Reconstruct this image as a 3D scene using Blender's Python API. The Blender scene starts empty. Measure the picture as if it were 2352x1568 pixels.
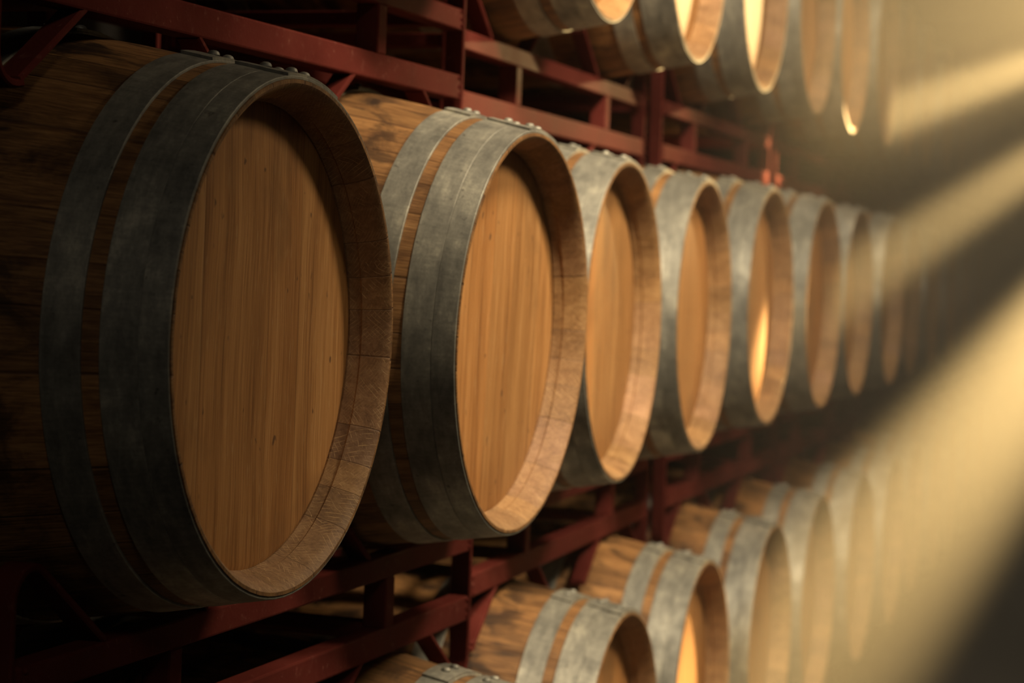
import bpy, bmesh, math, random
from math import sin, cos, pi, radians, sqrt
from mathutils import Vector, Matrix

random.seed(7)
SC = bpy.context.scene
COL = SC.collection

# ------------------------------------------------------------------ measures
TH0 = radians(17.1)          # row direction against the optical axis
H = 1.482                    # camera height
C_MID = H - 0.0535           # axis height of the middle tier
PITCH = 0.8227               # height from tier to tier
BL = 0.95                    # barrel length
BR = 0.350                   # bilge radius
RR = 0.2865                  # wooden rim radius
RACK_L = 1.338
SPACE = 0.735

def cam2world(X, Y, Z):
    """right / up / forward of the camera -> world"""
    return Vector((X*cos(TH0) - Z*sin(TH0), X*sin(TH0) + Z*cos(TH0), H + Y))

def prof(t):
    # nearly conical towards the ends, rounder over the bilge
    t = min(t, BL - t)
    k, tk = 0.192, 0.20
    if t <= tk:
        return RR + k*t
    d = BL/2 - tk
    u = (t-tk)/d
    ra = RR + k*tk
    return (2*u**3-3*u**2+1)*ra + (u**3-2*u**2+u)*d*k + (-2*u**3+3*u**2)*BR

# ------------------------------------------------------------------ helpers
def link(o, parent=None):
    COL.objects.link(o)
    if parent is not None:
        o.parent = parent
    return o

def mesh_obj(name, bm, mat, parent=None, smooth=True, auto=None):
    me = bpy.data.meshes.new(name)
    bmesh.ops.recalc_face_normals(bm, faces=bm.faces)
    for f in bm.faces:
        f.smooth = smooth
    if smooth and auto:
        for e in bm.edges:
            if len(e.link_faces) == 2 and e.calc_face_angle(0) > radians(auto):
                e.smooth = False
    bm.to_mesh(me)
    bm.free()
    me.materials.append(mat)
    o = bpy.data.objects.new(name, me)
    return link(o, parent)

def empty(name, loc=(0, 0, 0), rz=0.0):
    o = bpy.data.objects.new(name, None)
    o.empty_display_size = 0.1
    o.location = loc
    o.rotation_euler = (0, 0, rz)
    return link(o)

def tag(o, label=None, cat=None, group=None, kind=None):
    if label: o['label'] = label
    if cat: o['category'] = cat
    if group: o['group'] = group
    if kind: o['kind'] = kind
    return o

def copy_tree(o, parent=None):
    c = o.copy()
    COL.objects.link(c)
    if parent is not None:
        c.parent = parent
    for ch in list(o.children):
        copy_tree(ch, c)
    return c

def box(bm, lo, hi, bevel=0.0, seg=2):
    b = bmesh.new()
    bmesh.ops.create_cube(b, size=1.0)
    s = [hi[i]-lo[i] for i in range(3)]
    c = [(hi[i]+lo[i])/2 for i in range(3)]
    for v in b.verts:
        v.co = Vector((v.co.x*s[0]+c[0], v.co.y*s[1]+c[1], v.co.z*s[2]+c[2]))
    if bevel > 0:
        bmesh.ops.bevel(b, geom=list(b.edges), offset=bevel, segments=seg, profile=0.5, affect='EDGES')
    m = bpy.data.meshes.new('tmp')
    b.to_mesh(m); b.free()
    bm.from_mesh(m)
    bpy.data.meshes.remove(m)

def lathe(bm, pts, seg=72, closed=False, a0=0.0, a1=2*pi):
    """pts: (x, r) along the barrel axis; centre line at y=0, z=BR"""
    full = abs((a1-a0) - 2*pi) < 1e-6
    n = seg if full else seg+1
    rings = []
    for (x, r) in pts:
        ring = []
        for k in range(n):
            a = a0 + (a1-a0)*k/seg
            ring.append(bm.verts.new((x, r*sin(a), BR + r*cos(a))))
        rings.append(ring)
    m = len(rings)
    for i in range(m if closed else m-1):
        A, B = rings[i], rings[(i+1) % m]
        for k in range(n if full else n-1):
            k2 = (k+1) % n
            bm.faces.new((A[k], A[k2], B[k2], B[k]))
    if closed and not full:
        bm.faces.new([r[0] for r in rings])
        bm.faces.new([r[-1] for r in rings])
    return rings

# ------------------------------------------------------------------ node helper
class NT:
    def __init__(self, name):
        self.m = bpy.data.materials.new(name)
        self.m.use_nodes = True
        self.t = self.m.node_tree
        self.t.nodes.clear()
        self.out = self.n('ShaderNodeOutputMaterial')
    def n(self, kind, **kw):
        nd = self.t.nodes.new(kind)
        for k, v in kw.items():
            setattr(nd, k, v)
        return nd
    def l(self, a, b):
        self.t.links.new(a, b)
    def val(self, sock, v):
        if hasattr(v, 'is_output'):
            self.l(v, sock)
        else:
            sock.default_value = v
    def math(self, op, a, b=0.0, c=0.0, clamp=False):
        nd = self.n('ShaderNodeMath', operation=op, use_clamp=clamp)
        for i, v in enumerate((a, b, c)):
            self.val(nd.inputs[i], v)
        return nd.outputs[0]
    def vec(self, x, y, z):
        nd = self.n('ShaderNodeCombineXYZ')
        for i, v in enumerate((x, y, z)):
            self.val(nd.inputs[i], v)
        return nd.outputs[0]
    def noise(self, v, scale=1.0, detail=3.0, rough=0.5, dist=0.0):
        nd = self.n('ShaderNodeTexNoise')
        self.l(v, nd.inputs['Vector'])
        nd.inputs['Scale'].default_value = scale
        nd.inputs['Detail'].default_value = detail
        nd.inputs['Roughness'].default_value = rough
        nd.inputs['Distortion'].default_value = dist
        return nd.outputs['Fac']
    def white(self, v):
        nd = self.n('ShaderNodeTexWhiteNoise', noise_dimensions='1D')
        self.l(v, nd.inputs['W'])
        return nd.outputs['Value']
    def ramp(self, f, stops, interp='LINEAR'):
        nd = self.n('ShaderNodeValToRGB')
        cr = nd.color_ramp
        cr.interpolation = interp
        while len(cr.elements) < len(stops):
            cr.elements.new(0.5)
        for e, (p, c) in zip(cr.elements, stops):
            e.position = p
            e.color = (c[0], c[1], c[2], 1) if isinstance(c, (tuple, list)) else (c, c, c, 1)
        self.val(nd.inputs[0], f)
        return nd.outputs[0]
    def mix(self, f, a, b, mode='MIX'):
        nd = self.n('ShaderNodeMix', data_type='RGBA', blend_type=mode)
        self.val(nd.inputs[0], f)
        for i, v in ((6, a), (7, b)):
            if hasattr(v, 'is_output'):
                self.l(v, nd.inputs[i])
            else:
                nd.inputs[i].default_value = (v[0], v[1], v[2], 1)
        return nd.outputs[2]
    def bump(self, h, strength=0.3, dist=0.002, nrm=None):
        nd = self.n('ShaderNodeBump')
        nd.inputs['Strength'].default_value = strength
        nd.inputs['Distance'].default_value = dist
        self.l(h, nd.inputs['Height'])
        if nrm is not None:
            self.l(nrm, nd.inputs['Normal'])
        return nd.outputs[0]
    def bsdf(self, col, rough=0.6, metal=0.0, nrm=None, spec=0.4):
        b = self.n('ShaderNodeBsdfPrincipled')
        self.val(b.inputs['Base Color'], col if hasattr(col, 'is_output') else (*col, 1))
        self.val(b.inputs['Roughness'], rough)
        self.val(b.inputs['Metallic'], metal)
        self.val(b.inputs['Specular IOR Level'], spec)
        if nrm is not None:
            self.l(nrm, b.inputs['Normal'])
        self.l(b.outputs[0], self.out.inputs[0])
        return b
    def coords(self):
        tc = self.n('ShaderNodeTexCoord')
        sp = self.n('ShaderNodeSeparateXYZ')
        self.l(tc.outputs['Object'], sp.inputs[0])
        oi = self.n('ShaderNodeObjectInfo')
        return sp.outputs[0], sp.outputs[1], sp.outputs[2], oi.outputs['Random']

# ------------------------------------------------------------------ materials
def mat_head():
    N = NT('oak_head')
    x, y, z, r = N.coords()
    off = N.math('MULTIPLY', r, 57.0)
    # planks of unequal width
    wob = N.math('MULTIPLY', N.math('SINE', N.math('ADD', N.math('MULTIPLY', y, 21.0), off)), 0.22)
    pk = N.math('ADD', N.math('ADD', N.math('MULTIPLY', y, 8.2), wob), off)
    idx = N.math('FLOOR', pk)
    fr = N.math('FRACT', pk)
    rnd = N.white(idx)
    rnd2 = N.white(N.math('ADD', idx, 31.7))
    zo = N.math('ADD', z, N.math('MULTIPLY', rnd, 40.0))
    yo = N.math('ADD', y, N.math('MULTIPLY', rnd2, 9.0))
    sway = N.math('MULTIPLY', N.noise(N.vec(yo, zo, off), 3.0, 2), 0.03)
    ys = N.math('ADD', yo, sway)
    broad = N.noise(N.vec(N.math('MULTIPLY', ys, 26.0), N.math('MULTIPLY', zo, 1.3), off), 1.0, 4, 0.55)
    fine = N.noise(N.vec(N.math('MULTIPLY', ys, 260.0), N.math('MULTIPLY', zo, 6.0), off), 1.0, 3, 0.6)
    fleck = N.noise(N.vec(N.math('MULTIPLY', ys, 330.0), N.math('MULTIPLY', zo, 34.0), off), 1.0, 2, 0.5)
    blot = N.noise(N.vec(N.math('MULTIPLY', y, 5.0), N.math('MULTIPLY', z, 3.0), off), 1.0, 4, 0.6, 0.6)
    g = N.math('ADD', N.math('MULTIPLY', broad, 0.48), N.math('MULTIPLY', fine, 0.52))
    c = N.ramp(g, [(0.33, (0.215, 0.090, 0.026)), (0.45, (0.345, 0.156, 0.047)), (0.56, (0.445, 0.215, 0.070)), (0.70, (0.57, 0.305, 0.115))])
    tone = N.math('ADD', N.math('MULTIPLY', rnd, 0.26), 0.84)
    c = N.mix(1.0, c, N.vec(tone, N.math('MULTIPLY', tone, N.math('ADD', N.math('MULTIPLY', rnd2, 0.10), 0.93)), N.math('MULTIPLY', tone, N.math('ADD', N.math('MULTIPLY', rnd2, 0.2), 0.85))), 'MULTIPLY')
    fm = N.ramp(fleck, [(0.62, 0.0), (0.72, 1.0)])
    c = N.mix(N.math('MULTIPLY', fm, 0.28), c, (0.60, 0.40, 0.19))
    dm = N.ramp(blot, [(0.30, 0.55), (0.46, 0.0)])
    c = N.mix(dm, c, (0.17, 0.085, 0.03))
    # specks and wine marks
    sp = N.noise(N.vec(N.math('MULTIPLY', y, 60.0), N.math('MULTIPLY', z, 42.0), off), 1.0, 2, 0.5)
    sm = N.ramp(sp, [(0.24, 0.75), (0.30, 0.0)])
    c = N.mix(sm, c, (0.085, 0.04, 0.02))
    seam = N.math('MINIMUM', fr, N.math('SUBTRACT', 1.0, fr))
    sl = N.ramp(seam, [(0.0, 1.0), (0.016, 0.0)])
    c = N.mix(N.math('MULTIPLY', sl, 0.30), c, (0.16, 0.08, 0.03))
    h = N.math('SUBTRACT', N.math('ADD', fine, N.math('MULTIPLY', fleck, 0.4)), N.math('MULTIPLY', sl, 1.2))
    N.bsdf(c, N.math('ADD', N.math('MULTIPLY', fine, 0.2), 0.48), 0.0, N.bump(h, 0.35, 0.0012), 0.3)
    return N.m

def mat_staves(name, chime=False):
    N = NT(name)
    x, y, z, r = N.coords()
    off = N.math('MULTIPLY', r, 83.0)
    zz = N.math('SUBTRACT', z, BR)
    a = N.math('ARCTAN2', y, zz)
    p = N.math('ADD', N.math('MULTIPLY', a, 29/(2*pi)), N.math('MULTIPLY', N.math('SINE', N.math('ADD', N.math('MULTIPLY', a, 7.0), off)), 0.3))
    idx = N.math('ADD', N.math('FLOOR', p), N.math('FLOOR', off))
    fr = N.math('FRACT', p)
    rnd = N.white(idx)
    rnd2 = N.white(N.math('ADD', idx, 11.3))
    arc = N.math('MULTIPLY', a, 0.3)
    seam = N.math('MINIMUM', fr, N.math('SUBTRACT', 1.0, fr))
    xo = N.math('ADD', x, N.math('MULTIPLY', rnd, 13.0))
    if not chime:
        broad = N.noise(N.vec(N.math('MULTIPLY', arc, 45.0), N.math('MULTIPLY', xo, 3.0), off), 1.0, 4, 0.6)
        fine = N.noise(N.vec(N.math('MULTIPLY', arc, 420.0), N.math('MULTIPLY', xo, 26.0), off), 1.0, 4, 0.7)
        g = N.math('ADD', N.math('MULTIPLY', broad, 0.42), N.math('MULTIPLY', fine, 0.58))
        c = N.ramp(g, [(0.32, (0.06, 0.025, 0.009)), (0.44, (0.17, 0.078, 0.026)), (0.56, (0.30, 0.150, 0.052)), (0.72, (0.45, 0.25, 0.10))])
        tone = N.math('ADD', N.math('MULTIPLY', rnd, 0.45), 0.72)
        c = N.mix(1.0, c, N.vec(tone, tone, tone), 'MULTIPLY')
        # black mould and wine spilt over the bilge
        st = N.noise(N.vec(N.math('MULTIPLY', arc, 16.0), N.math('MULTIPLY', x, 9.0), off), 1.0, 5, 0.65, 0.8)
        m1 = N.ramp(st, [(0.47, 0.0), (0.60, 0.92)])
        ax = N.math('ABSOLUTE', x)
        mid = N.ramp(ax, [(0.26, 1.0), (0.37, 0.45), (0.42, 0.15)])
        c = N.mix(N.math('MULTIPLY', m1, mid), c, (0.020, 0.010, 0.006))
        sl = N.ramp(seam, [(0.0, 1.0), (0.03, 0.0)])
        c = N.mix(N.math('MULTIPLY', sl, 0.7), c, (0.05, 0.02, 0.01))
        h = N.math('SUBTRACT', fine, N.math('MULTIPLY', sl, 1.5))
        N.bsdf(c, 0.6, 0.0, N.bump(h, 0.45, 0.002), 0.3)
    else:
        grain = N.noise(N.vec(N.math('MULTIPLY', arc, 150.0), N.math('MULTIPLY', xo, 160.0), off), 1.0, 4, 0.65)
        blot = N.noise(N.vec(N.math('MULTIPLY', arc, 32.0), N.math('MULTIPLY', x, 20.0), off), 1.0, 4, 0.6, 0.5)
        c = N.ramp(N.math('ADD', N.math('MULTIPLY', grain, 0.5), N.math('MULTIPLY', blot, 0.5)),
                   [(0.28, (0.13, 0.062, 0.026)), (0.5, (0.29, 0.16, 0.072)), (0.72, (0.44, 0.27, 0.135))])
        tone = N.math('ADD', N.math('MULTIPLY', rnd, 0.34), 0.78)
        c = N.mix(1.0, c, N.vec(tone, N.math('MULTIPLY', tone, 0.97), N.math('MULTIPLY', tone, N.math('ADD', N.math('MULTIPLY', rnd2, 0.3), 0.8))), 'MULTIPLY')
        # crossing saw marks, their slant and density differ from stave to stave
        bend = N.math('MULTIPLY', N.noise(N.vec(N.math('MULTIPLY', arc, 14.0), N.math('MULTIPLY', x, 14.0), N.math('ADD', off, N.math('MULTIPLY', rnd2, 50.0))), 1.0, 2), 26.0)
        sl1 = N.math('MULTIPLY', N.math('ADD', N.math('MULTIPLY', rnd, 1.6), 0.5), x)
        sl2 = N.math('MULTIPLY', N.math('ADD', N.math('MULTIPLY', rnd2, 1.3), 0.6), x)
        w1 = N.math('ADD', N.math('MULTIPLY', N.math('ADD', arc, sl1), 900.0), bend)
        w2 = N.math('ADD', N.math('MULTIPLY', N.math('SUBTRACT', arc, sl2), 700.0), N.math('MULTIPLY', bend, 1.4))
        k1 = N.ramp(N.math('SINE', w1), [(0.80, 0.0), (1.0, 1.0)])
        k2 = N.ramp(N.math('SINE', w2), [(0.86, 0.0), (1.0, 1.0)])
        g1 = N.ramp(N.noise(N.vec(N.math('MULTIPLY', arc, 60.0), N.math('MULTIPLY', x, 60.0), N.math('ADD', off, N.math('MULTIPLY', rnd, 20.0))), 1.0, 3, 0.7), [(0.44, 0.0), (0.62, 1.0)])
        g2 = N.ramp(N.noise(N.vec(N.math('MULTIPLY', arc, 60.0), N.math('MULTIPLY', x, 60.0), N.math('ADD', off, N.math('MULTIPLY', rnd2, 33.0))), 1.0, 3, 0.7), [(0.50, 0.0), (0.62, 1.0)])
        k = N.math('MAXIMUM', N.math('MULTIPLY', k1, g1), N.math('MULTIPLY', k2, g2))
        c = N.mix(N.math('MULTIPLY', k, 0.75), c, (0.58, 0.37, 0.17))
        sl = N.ramp(seam, [(0.0, 1.0), (0.018, 0.0)])
        c = N.mix(N.math('MULTIPLY', sl, 0.6), c, (0.07, 0.03, 0.014))
        h = N.math('SUBTRACT', N.math('SUBTRACT', grain, sl), N.math('MULTIPLY', k, 0.5))
        N.bsdf(c, 0.62, 0.0, N.bump(h, 0.35, 0.0015), 0.3)
    return N.m

def mat_hoop():
    N = NT('galvanised_hoop')
    x, y, z, r = N.coords()
    off = N.math('MULTIPLY', r, 61.0)
    zz = N.math('SUBTRACT', z, BR)
    a = N.math('ARCTAN2', y, zz)
    arc = N.math('MULTIPLY', a, 0.3)
    v = N.vec(arc, x, off)
    n1 = N.noise(v, 9.0, 5, 0.62, 0.4)
    n2 = N.noise(N.vec(N.math('MULTIPLY', arc, 26.0), N.math('MULTIPLY', x, 75.0), off), 1.0, 4, 0.65)
    n3 = N.noise(v, 260.0, 3, 0.6)
    n4 = N.noise(N.vec(N.math('MULTIPLY', arc, 170.0), N.math('MULTIPLY', x, 26.0), off), 1.0, 3, 0.7)
    g = N.math('ADD', N.math('ADD', N.math('MULTIPLY', n1, 0.45), N.math('MULTIPLY', n2, 0.30)), N.math('ADD', N.math('MULTIPLY', n3, 0.12), N.math('MULTIPLY', n4, 0.13)))
    c = N.ramp(g, [(0.33, (0.078, 0.074, 0.062)), (0.45, (0.165, 0.160, 0.136)), (0.54, (0.265, 0.255, 0.212)), (0.66, (0.52, 0.49, 0.39))])
    spk = N.ramp(N.noise(v, 70.0, 2, 0.5), [(0.22, 0.8), (0.30, 0.0)])
    c = N.mix(spk, c, (0.045, 0.04, 0.035))
    rough = N.ramp(n1, [(0.3, 0.66), (0.7, 0.48)])
    N.bsdf(c, rough, 0.45, N.bump(N.math('ADD', n3, n2), 0.12, 0.001), 0.5)
    return N.m

def mat_paint():
    N = NT('red_rack_paint')
    tc = N.n('ShaderNodeTexCoord')
    oi = N.n('ShaderNodeObjectInfo')
    mp = N.n('ShaderNodeVectorMath', operation='ADD')
    N.l(tc.outputs['Object'], mp.inputs[0])
    N.l(N.vec(N.math('MULTIPLY', oi.outputs['Random'], 30.0), 0.0, 0.0), mp.inputs[1])
    v = mp.outputs[0]
    n1 = N.noise(v, 6.0, 4, 0.6)
    n2 = N.noise(v, 120.0, 3, 0.6)
    c = N.ramp(n1, [(0.3, (0.075, 0.014, 0.011)), (0.6, (0.108, 0.022, 0.017)), (0.75, (0.125, 0.030, 0.022))])
    sp = N.ramp(n2, [(0.66, 0.0), (0.74, 1.0)])
    c = N.mix(N.math('MULTIPLY', sp, 0.55), c, (0.26, 0.10, 0.075))
    dust = N.ramp(N.noise(v, 60.0, 4, 0.7), [(0.58, 0.0), (0.75, 0.35)])
    c = N.mix(dust, c, (0.22, 0.10, 0.075))
    N.bsdf(c, N.ramp(n1, [(0.3, 0.46), (0.7, 0.6)]), 0.0, N.bump(n2, 0.35, 0.0015), 0.006)
    return N.m

def mat_plain(name, c1, c2, scale, rough, bump=0.3):
    N = NT(name)
    tc = N.n('ShaderNodeTexCoord')
    n = N.noise(tc.outputs['Object'], scale, 6, 0.62, 0.3)
    n2 = N.noise(tc.outputs['Object'], scale*14, 3, 0.6)
    c = N.ramp(N.math('ADD', N.math('MULTIPLY', n, 0.75), N.math('MULTIPLY', n2, 0.25)), [(0.3, c1), (0.7, c2)])
    N.bsdf(c, rough, 0.0, N.bump(n2, bump, 0.004), 0.4)
    return N.m

def mat_haze(density, g):
    N = NT('golden_dust_haze')
    vs = N.n('ShaderNodeVolumeScatter')
    vs.inputs['Color'].default_value = (1.0, 0.93, 0.80, 1)
    vs.inputs['Density'].default_value = density
    vs.inputs['Anisotropy'].default_value = g
    N.l(vs.outputs[0], N.out.inputs['Volume'])
    N.m.cycles.homogeneous_volume = True
    N.m.cycles.volume_sampling = 'MULTIPLE_IMPORTANCE'
    return N.m

M_HEAD = mat_head()
M_STAVE = mat_staves('oak_staves')
M_CHIME = mat_staves('sawn_oak_chime', True)
M_HOOP = mat_hoop()
M_PAINT = mat_paint()
M_FLOOR = mat_plain('cellar_concrete', (0.030, 0.024, 0.018), (0.08, 0.066, 0.05), 1.6, 0.62)
M_WALL = mat_plain('cellar_wall_plaster', (0.035, 0.030, 0.026), (0.075, 0.064, 0.052), 1.1, 0.8)
M_CEIL = mat_plain('cellar_ceiling_plaster', (0.04, 0.034, 0.028), (0.07, 0.06, 0.05), 0.9, 0.85)

# ------------------------------------------------------------------ barrel
X0 = BL/2                    # local x of the front rim
HOOPS = [(0.0015, 0.0325), (0.0325, 0.072), (0.091, 0.133), (0.272, 0.318)]   # metres behind the rim

def make_barrel():
    root = empty('wine_barrel')
    # staves: closed outer skin with the two rims
    bm = bmesh.new()
    pts = [(X0-0.0, RR-0.004)]
    ts = [0.0, 0.02, 0.05, 0.09, 0.14, 0.20, 0.27, 0.34, 0.41, BL/2]
    ts = ts + [BL-t for t in reversed(ts[:-1])]
    for t in ts:
        pts.append((X0-t, prof(t)))
    pts.append((-X0, RR-0.004))
    lathe(bm, pts, 80)
    mesh_obj('staves', bm, M_STAVE, root, True, 35)
    # chime: bevel, howel and croze, front and back
    for s, nm in ((1, 'chime'), (-1, 'chime')):
        bm = bmesh.new()
        cp = [(0.0, RR-0.004), (0.0025, RR-0.0075), (0.012, 0.2735), (0.0325, 0.2655), (0.0345, 0.2668), (0.041, 0.2650), (0.0475, 0.2622), (0.0500, 0.2630), (0.056, 0.2630)]
        lathe(bm, [(s*(X0-t), r) for t, r in cp], 80)
        mesh_obj(nm, bm, M_CHIME, root, True, 25)
    # heads: very slightly dished disc of planks
    for s in (1, -1):
        bm = bmesh.new()
        R = 0.2628
        xh = s*(X0-0.0485)
        rings = lathe(bm, [(xh - s*0.0015, R), (xh, R-0.006), (xh+s*0.0004, 0.18), (xh+s*0.0006, 0.07)], 80)
        c = bm.verts.new((xh+s*0.0006, 0, BR))
        last = rings[-1]
        for k in range(80):
            bm.faces.new((last[k], last[(k+1) % 80], c))
        mesh_obj('head', bm, M_HEAD, root, True, 40)
    # hoops with a riveted lap each
    for i, (t0, t1) in enumerate(HOOPS):
        for s in (1, -1):
            bm = bmesh.new()
            th = 0.0030
            x0, x1 = s*(X0-t0), s*(X0-t1)
            r0, r1 = prof(t0)+0.0004, prof(t1)+0.0004
            if i == 0:
                th0 = 0.0034
            else:
                th0 = th
            e = s*0.0008
            lathe(bm, [(x0, r0), (x0, r0+th0-0.0008), (x0-e, r0+th0), (x1+e, r1+th), (x1, r1+th-0.0008), (x1, r1)], 80, closed=True)
            # lap
            la0 = radians(-7.0 + [0, 1.2, -1.0, 2.0][i])
            la1 = la0 + radians(27)
            d = 0.0032
            q = s*0.0012
            lathe(bm, [(x0-q, r0+th0-0.001), (x0-q, r0+th0+d), (x1+q, r1+th+d), (x1+q, r1+th-0.001)], 9, closed=True, a0=la0, a1=la1)
            # two rivets round the hoop
            xm = (x0+x1)/2
            rm = (r0+r1)/2 + th + d - 0.0006
            for da in (7.5, 14.0):
                a = la0 + radians(da)
                M = Matrix.Translation((xm, rm*sin(a), BR+rm*cos(a))) @ Matrix.Rotation(-a, 4, 'X')
                rr = [(0.0072, 0.0), (0.0070, 0.0022), (0.0056, 0.0042), (0.0032, 0.0054)]
                vs = []
                for (ra, hz) in rr:
                    vs.append([bm.verts.new(M @ Vector((ra*cos(2*pi*k/12), ra*sin(2*pi*k/12), hz))) for k in range(12)])
                top = bm.verts.new(M @ Vector((0, 0, 0.0058)))
                for A, B in zip(vs[:-1], vs[1:]):
                    for k in range(12):
                        bm.faces.new((A[k], A[(k+1) % 12], B[(k+1) % 12], B[k]))
                for k in range(12):
                    bm.faces.new((vs[-1][k], vs[-1][(k+1) % 12], top))
            mesh_obj('hoop', bm, M_HOOP, root, True, 30)
    # bung in the middle of the bilge
    bm = bmesh.new()
    bmesh.ops.create_cone(bm, cap_ends=True, segments=20, radius1=0.028, radius2=0.025, depth=0.012, matrix=Matrix.Translation((0, 0.0, 2*BR-0.003)))
    mesh_obj('bung', bm, M_CHIME, root, True, 30)
    return root

# ------------------------------------------------------------------ rack
SB = 0.199                   # rails stand this far behind the rim plane
RT, RB = -0.3355, -0.3695    # upper rail against the axis of the carried barrels
LT, LB = -0.4405, -0.4800    # lower rail
BETA = radians(35)
RHO = 0.3405
RHO_L = 0.358
FLAT = 0.032                 # width of the flat bar, along the barrel axis
THK = 0.009

def sweep_flat(bm, pts, x0, width=FLAT, thick=THK):
    """flat bar swept along a polyline in the (y, z) plane, its width along x"""
    n = len(pts)
    rings = []
    for i in range(n):
        p = Vector(pts[i])
        d0 = (p - Vector(pts[i-1])).normalized() if i > 0 else None
        d1 = (Vector(pts[i+1]) - p).normalized() if i < n-1 else None
        d = (d0 + d1).normalized() if d0 is not None and d1 is not None else (d0 or d1)
        nrm = Vector((-d.y, d.x))
        k = 1.0
        if d0 is not None and d1 is not None:
            k = min(1.5, 1/max(0.4, d.dot(d1)))
        h = thick/2*k
        b = 0.0022
        w = width/2
        ring = []
        for (u, v) in ((w, h-b), (w-b, h), (-w+b, h), (-w, h-b), (-w, -h+b), (-w+b, -h), (w-b, -h), (w, -h+b)):
            ring.append(bm.verts.new((x0+u, p.x+nrm.x*v, p.y+nrm.y*v)))
        rings.append(ring)
    for A, B in zip(rings[:-1], rings[1:]):
        for k in range(8):
            bm.faces.new((A[k], A[(k+1) % 8], B[(k+1) % 8], B[k]))
    bm.faces.new(rings[0])
    bm.faces.new(rings[-1])

def arm_line(u, rho=RHO):
    return (rho*sin(BETA)+u*cos(BETA), -rho*cos(BETA)+u*sin(BETA))

def foot_low():
    return -(PITCH + LB + 0.002 - RHO_L*cos(BETA))/sin(BETA)

def end_profile(side):
    """bent end bar: foot on the upper rail, out along the cradle, over, down the post, under and back to the lower rail"""
    yb = SPACE/2
    pts = []
    uf = (RT+0.002 + RHO*cos(BETA))/sin(BETA)
    pts.append(arm_line(uf))
    ut = 0.062
    pts.append(arm_line(ut))
    r = 0.035
    tx, tz = arm_line(ut)
    cx, cz = tx + r*sin(BETA), tz - r*cos(BETA)
    a0 = pi/2 + BETA
    for k in range(1, 9):
        a = a0 - (a0)*k/8
        pts.append((cx + r*cos(a), cz + r*sin(a)))
    pts.append((cx + r, cz - 0.05))
    up = list(pts)
    # mirrored lower half around the barrels of the tier below
    low = []
    low.append(arm_line(foot_low(), RHO_L))
    low.append(arm_line(ut, RHO_L))
    tx, tz = low[-1]
    cx, cz = cx, tz - r*cos(BETA)
    for k in range(1, 9):
        a = a0 - (a0)*k/8
        low.append((cx + r*cos(a), cz + r*sin(a)))
    low.append((cx + r, cz - 0.05))
    low = [(y, -z - PITCH) for (y, z) in reversed(low)]
    allp = up + low
    return [(side*(yb + y), z) for (y, z) in allp]

def make_rack():
    root = empty('barrel_rack')
    hl = RACK_L/2 - 0.012
    for fi, xs in enumerate((X0-SB, -(X0-SB))):
        for (a, b) in ((RT, RB), (LT, LB)):
            bm = bmesh.new()
            box(bm, (xs-0.017, -hl, b), (xs+0.017, hl, a), 0.003, 2)
            if fi == 0:
                # weld beads where the rail meets its end bars
                for s in (-1, 1):
                    for q in (0.2, 0.5, 0.85):
                        bmesh.ops.create_uvsphere(bm, u_segments=8, v_segments=6, radius=0.0036,
                            matrix=Matrix.Translation((xs+0.0165, s*(hl-0.006-0.004*q), b+(a-b)*q)))
            mesh_obj('rail', bm, M_PAINT, root, False)
        for s in (-1, 1):
            bm = bmesh.new()
            sweep_flat(bm, end_profile(s), xs)
            mesh_obj('end_bar', bm, M_PAINT, root, True, 40)
            # upright between the rails
            bm = bmesh.new()
            yc = s*0.325
            box(bm, (xs-0.018, yc-0.016, LT-0.001), (xs+0.018, yc+0.016, RB+0.001), 0.002, 1)
            mesh_obj('upright', bm, M_PAINT, root, False)
            # inner cradle arms, above and below
            bm = bmesh.new()
            uf = (RT+0.002 + RHO*cos(BETA))/sin(BETA)
            P = [arm_line(uf), arm_line(-0.02), arm_line(0.035), arm_line(0.05)]
            q = P[-1]
            P.append((q[0]+0.008, q[1]-0.001))
            P = [(s*(SPACE/2 - y), z) for y, z in P]
            sweep_flat(bm, P, xs)
            mesh_obj('cradle_arm', bm, M_PAINT, root, True, 40)
            bm = bmesh.new()
            P = [arm_line(foot_low(), RHO_L), arm_line(-0.02, RHO_L), arm_line(0.035, RHO_L), arm_line(0.05, RHO_L)]
            q = P[-1]
            P.append((q[0]+0.008, q[1]-0.001))
            P = [(s*(SPACE/2 - y), -z-PITCH) for y, z in P]
            sweep_flat(bm, P, xs)
            mesh_obj('cradle_arm', bm, M_PAINT, root, True, 40)
    # fork channels joining the two frames
    for s in (-1, 1):
        bm = bmesh.new()
        yc = s*0.325
        x1 = X0-SB-0.0205
        box(bm, (-x1, yc-0.055, LB+0.029), (x1, yc+0.055, LB+0.034), 0.0012, 1)
        for q in (-1, 1):
            box(bm, (-x1, yc+q*0.055-0.003, LB+0.029), (x1, yc+q*0.055+0.003, LT-0.002), 0.0012, 1)
        mesh_obj('fork_channel', bm, M_PAINT, root, False)
    # tie tubes near the ends
    for s in (-1, 1):
        bm = bmesh.new()
        yc = s*(hl-0.03)
        x1 = X0-SB-0.0205
        box(bm, (-x1, yc-0.015, RB+0.004), (x1, yc+0.015, RT-0.006), 0.002, 1)
        mesh_obj('tie_tube', bm, M_PAINT, root, False)
    return root

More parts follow.
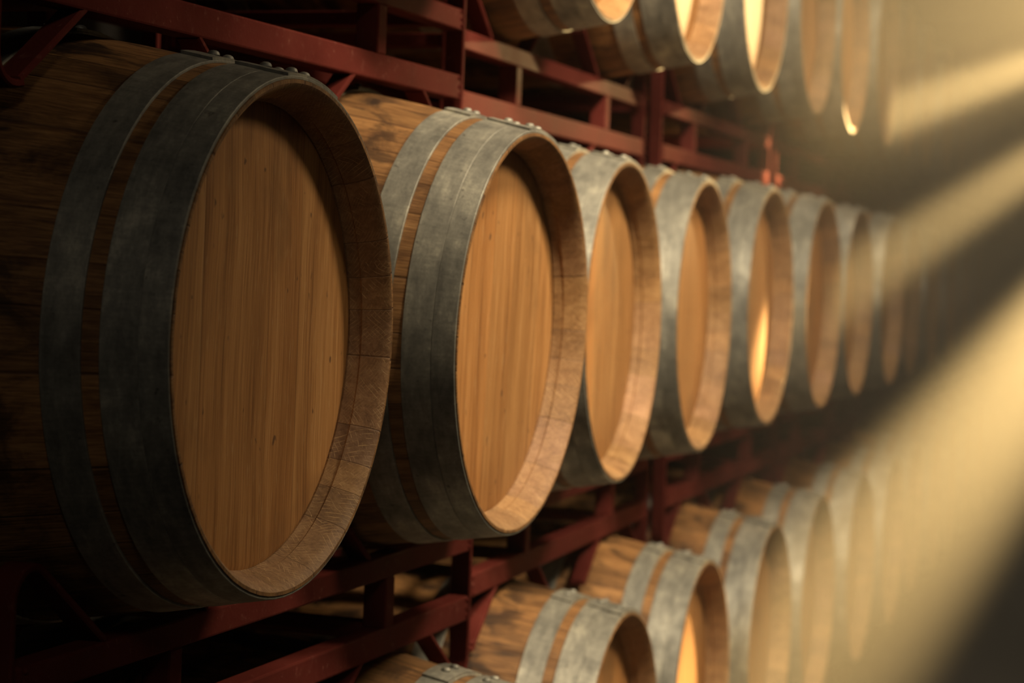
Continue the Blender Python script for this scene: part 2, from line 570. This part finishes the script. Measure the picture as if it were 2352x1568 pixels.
# ------------------------------------------------------------------ the grid of heads (world x, y of the rim centres)
NR = 11
hs = SPACE/2
def pair(xa, xb, ym):
    return [(xa, ym-hs), (xb, ym+hs)]
mid = pair(-.928, -.876, 2.570) + pair(-.933, -.941, 4.115) + pair(-.929, -.912, 5.575) + pair(-.916, -.902, 7.040)
upp = pair(-.955, -.915, 2.577) + pair(-.990, -.985, 4.132) + pair(-.972, -.958, 5.592) + pair(-.958, -.944, 7.057)
low = pair(-.912, -.872, 2.575) + pair(-.908, -.915, 4.103) + pair(-.899, -.897, 5.563) + pair(-.880, -.870, 7.033)
rnd = random.Random(11)
for lst, dx0 in ((mid, -.92), (upp, -.965), (low, -.885)):
    for k in range(4, NR):
        yc = 7.06 + (k-3)*1.475
        for s in (-1, 1):
            lst.append((dx0 + rnd.uniform(-.006, .006), yc + s*SPACE/2))

ORD = ['first', 'second', 'third', 'fourth', 'fifth', 'sixth', 'seventh', 'eighth', 'ninth', 'tenth', 'eleventh', 'twelfth',
       'thirteenth', 'fourteenth', 'fifteenth', 'sixteenth', 'seventeenth', 'eighteenth', 'nineteenth', 'twentieth', 'twenty-first', 'twenty-second']

def barrel_label(tier, i):
    if tier == 'mid':
        base = {0: 'largest oak wine barrel, in sharp focus, its plain plank head filling the left half',
                1: 'second barrel of the middle row, pale streaked grey hoops, just behind the sharpest barrel',
                2: 'third barrel along the middle row, grey hoops brightly lit, bottom chime stained pink',
                3: 'fourth barrel along the middle row, with a pale square stave end low in its chime',
                4: 'fifth barrel along the middle row, dark shadow inside the right of its chime',
                5: 'sixth barrel along the middle row, blurred, under the end of the red upper rail'}
        return base.get(i, 'blurred oak barrel in the hazy far middle row, %s along counting from the sharp one' % ORD[i])
    if tier == 'upp':
        if i == 0: return 'unlit oak barrel on the near dark red rack above the sharpest barrel'
        if i == 1: return 'unlit oak barrel on the near upper rack, beside the upright rail end with weld drops'
        k = i-2
        base = {0: 'top-row barrel cut by the picture top, two orange bands beside its small pale tip',
                1: 'top-row barrel resting on the right cradle of the first bright red rack'}
        return base.get(k, 'hazy golden barrel head hanging into the top row, %s pale tip from the left' % ORD[k])
    if i == 0: return 'unlit oak barrel under the near rack, below the sharpest barrel'
    if i == 1: return 'dark barrel at the bottom edge showing only riveted hoop tops under the near rack'
    k = i-2
    base = {0: 'bottom-row barrel cut by the picture bottom, dark hollow front, first whose head shows there',
            1: 'bottom-row barrel with pale scuffs on its grey hoops, second whose head shows there'}
    return base.get(k, 'blurred golden barrel of the bottom row, %s of those whose heads show there' % ORD[k])

GROUPS = {'mid': 'barrels in the middle row', 'upp': 'barrels in the top row', 'low': 'barrels in the bottom row'}
CZ = {'mid': C_MID, 'upp': C_MID+PITCH, 'low': C_MID-PITCH}
YAW1 = radians(2.1)
ZOFF = {('mid', 0): -0.0035, ('mid', 1): -0.0110, ('mid', 2): 0.002}
TILT = {}
RACKOUT = {('mid', 0): 0.013}
RACKUP = {('upp', 0): 0.003, ('mid', 1): 0.006}
NOSE = {('mid', 1): radians(1.5)}      # this barrel lies nose down
barrel0 = make_barrel()
rack0 = make_rack()
first_b, first_r = True, True

def rack_label(tier, k):
    if tier == 'mid':
        base = {0: 'dark red steel rack carrying the two nearest barrels of the middle row',
                1: 'red steel rack under the third and fourth middle-row barrels, with scraped glossy lower rail',
                2: 'hazy red steel rack under the fifth and sixth barrels of the middle row'}
        return base.get(k, 'blurred red rack in the far middle row, %s along from the sharp barrel' % ORD[k])
    if tier == 'upp':
        base = {0: 'dark red steel rack across the top left, above the sharpest barrel',
                1: 'bright red steel rack in the open below the top-row barrels, right of the welded post',
                2: 'hazy red steel rack above the fourth to sixth middle-row barrels'}
        return base.get(k, 'blurred red rack of the far top row, %s along from the top left' % ORD[k])
    base = {0: 'red steel rack on the floor, under the dark barrel at the bottom edge',
            1: 'red steel rack on the floor under the first two heads of the bottom row',
            2: 'red steel rack on the floor under the third and fourth heads of the bottom row'}
    return base.get(k, 'red rack on the floor in the far bottom row, %s along from the camera' % ORD[k])

for tier, lst in (('mid', mid), ('upp', upp), ('low', low)):
    cz = CZ[tier]
    for k in range(NR):
        pa, pb = lst[2*k], lst[2*k+1]
        mx, my = (pa[0]+pb[0])/2, (pa[1]+pb[1])/2
        if k == 0:
            yaw = YAW1
        else:
            yaw = math.atan2(pb[0]-pa[0], pb[1]-pa[1])*0.6
        n = Vector((cos(yaw), -sin(yaw)))
        rowd = Vector((sin(yaw), cos(yaw)))
        for j, p in enumerate((pa, pb)):
            o = barrel0 if first_b else copy_tree(barrel0)
            first_b = False
            # keep the barrel over its cradle: only the part along the axis is free
            d = Vector((p[0]-mx, p[1]-my))
            axial = d.dot(n)
            along = (-SPACE/2, SPACE/2)[j]
            c = Vector((mx, my)) + rowd*along + n*(axial - X0)
            tilt = TILT.get((tier, k), 0.0)
            o.rotation_euler = (tilt, 0, -yaw)
            nose = NOSE.get((tier, 2*k+j), 0.0)
            o.rotation_euler = (tilt, nose, -yaw)
            cen = Vector((c.x, c.y, cz + ZOFF.get((tier, k), 0.0) + along*sin(tilt) + nose*0.15))
            o.location = cen - o.rotation_euler.to_matrix() @ Vector((0, 0, BR))
            tag(o, barrel_label(tier, 2*k+j), 'barrel', GROUPS[tier])
        r = rack0 if first_r else copy_tree(rack0)
        first_r = False
        c = Vector((mx, my)) - n*(X0 - RACKOUT.get((tier, k), 0.0))
        r.location = (c.x, c.y, cz + ZOFF.get((tier, k), 0.0) + RACKUP.get((tier, k), 0.0))
        r.rotation_euler = (TILT.get((tier, k), 0.0), 0, -yaw)
        tag(r, rack_label(tier, k), 'rack', 'red racks of the ' + {'mid': 'middle', 'upp': 'top', 'low': 'bottom'}[tier] + ' row')

# ------------------------------------------------------------------ the room
XB, XR, Y0, Y1, ZC = -2.25, 2.3, -1.5, 20.0, 3.9
def slab(name, lo, hi, mat):
    bm = bmesh.new()
    box(bm, lo, hi)
    o = mesh_obj(name, bm, mat, None, False)
    o['kind'] = 'structure'
    return o
slab('floor', (XB-.2, Y0-.2, -0.1), (XR+.2, Y1+.2, 0), M_FLOOR)
slab('ceiling', (XB-.2, Y0-.2, ZC), (XR+.2, Y1+.2, ZC+.1), M_CEIL)
slab('wall_left', (XB-.2, Y0, 0), (XB, Y1, ZC), M_WALL)
slab('wall_right', (XR, Y0, 0), (XR+.2, Y1, ZC), M_WALL)
slab('wall_far', (XB, Y1, 0), (XR, Y1+.2, ZC), M_WALL)

# haze in the aisle
YH = 3.7
for (ya, yb, dens, lab) in ((0.6, YH, 0.022, 'thin dust haze in the near aisle, in front of the sharp barrels'),
                            (YH+.005, Y1-.05, 0.155, 'golden dust haze filling the far aisle at the right')):
    bm = bmesh.new()
    box(bm, (-0.85, ya, 0.01), (XR-.02, yb, ZC-.02))
    hz = mesh_obj('haze', bm, mat_haze(dens, 0.68), None, False)
    tag(hz, lab, 'haze', None, 'stuff')

# ------------------------------------------------------------------ lamps and added fill
def spot(name, loc, target, power, col, size_deg, blend=1.0, radius=0.08):
    L = bpy.data.lights.new(name, 'SPOT')
    L.energy = power
    L.color = col
    L.spot_size = radians(size_deg)
    L.spot_blend = blend
    L.shadow_soft_size = radius
    o = bpy.data.objects.new(name, L)
    o.location = loc
    d = Vector(target) - Vector(loc)
    o.rotation_euler = d.to_track_quat('-Z', 'Y').to_euler()
    COL.objects.link(o)
    return o

GOLD = (1.0, 0.655, 0.25)
SRC = cam2world(3.2, 1.35, 8.05)
def px(x, y, Z):
    return cam2world((x-1176)/4900*Z, (656-y)/4900*Z, Z)
spot('beam_lamp', SRC, px(1960, 290, 6.6), 25000, GOLD, 4.4, 0.9, 0.03)
spot('beam_lamp', SRC, px(1816, 744, 5.57), 15500, GOLD, 4.0, 1.0, 0.03)
spot('beam_lamp', SRC, px(1534, 1985, 4.2), 28000, GOLD, 7.4, 1.0, 0.03)
spot('beam_lamp', SRC, px(1718, 90, 5.0), 2100, GOLD, 14, 1.0, 0.03)
spot('beam_lamp', SRC, px(1650, 560, 5.0), 250, GOLD, 20, 1.0, 0.03)  # wide faint spot added to lift the haze between the beams

WARM = (1.0, 0.81, 0.55)
spot('aisle_and_fill_lamp', (0.1, 2.3, 3.4), (-.95, 5.2, 1.5), 540, WARM, 108, 1.0, 0.2)
spot('aisle_and_fill_lamp', (0.95, 3.7, 3.45), (-.6, 4.15, 1.3), 420, WARM, 100, 1.0, 0.25)
spot('aisle_and_fill_lamp', (-0.2, 6.6, 3.6), (-.9, 6.7, 1.2), 130, WARM, 75, 1.0, 0.22)
spot('aisle_and_fill_lamp', (0.5, -0.9, 3.3), (-1.0, 2.1, 1.3), 30, (1.0, 0.86, 0.68), 60, 1.0, 0.3)  # added weak fill behind the camera, lifts the nearest barrel's left side

# ------------------------------------------------------------------ world
W = bpy.data.worlds.new('world')
W.use_nodes = True
bg = W.node_tree.nodes['Background']
bg.inputs[0].default_value = (0.05, 0.045, 0.04, 1)
bg.inputs[1].default_value = 0.1
SC.world = W

# ------------------------------------------------------------------ camera
cam = bpy.data.cameras.new('camera')
cam.sensor_width = 36.0
cam.lens = 75.0
cam.shift_y = -182/2352
cam.clip_start = 0.05
cam.dof.use_dof = True
cam.dof.focus_distance = 2.45
cam.dof.aperture_fstop = 4.8
co = bpy.data.objects.new('camera', cam)
co.location = (0, 0, H + 0.0352)
ROLL = 0.036                 # held a little askew
co.rotation_euler = (Matrix.Rotation(TH0, 3, 'Z') @ Matrix.Rotation(pi/2, 3, 'X') @ Matrix.Rotation(ROLL, 3, 'Z')).to_euler()
COL.objects.link(co)
SC.camera = co

SC.view_settings.view_transform = 'Standard'
SC.view_settings.look = 'None'
SC.view_settings.gamma = 1.0
SC.view_settings.use_curve_mapping = False
SC.view_settings.exposure = 0.0
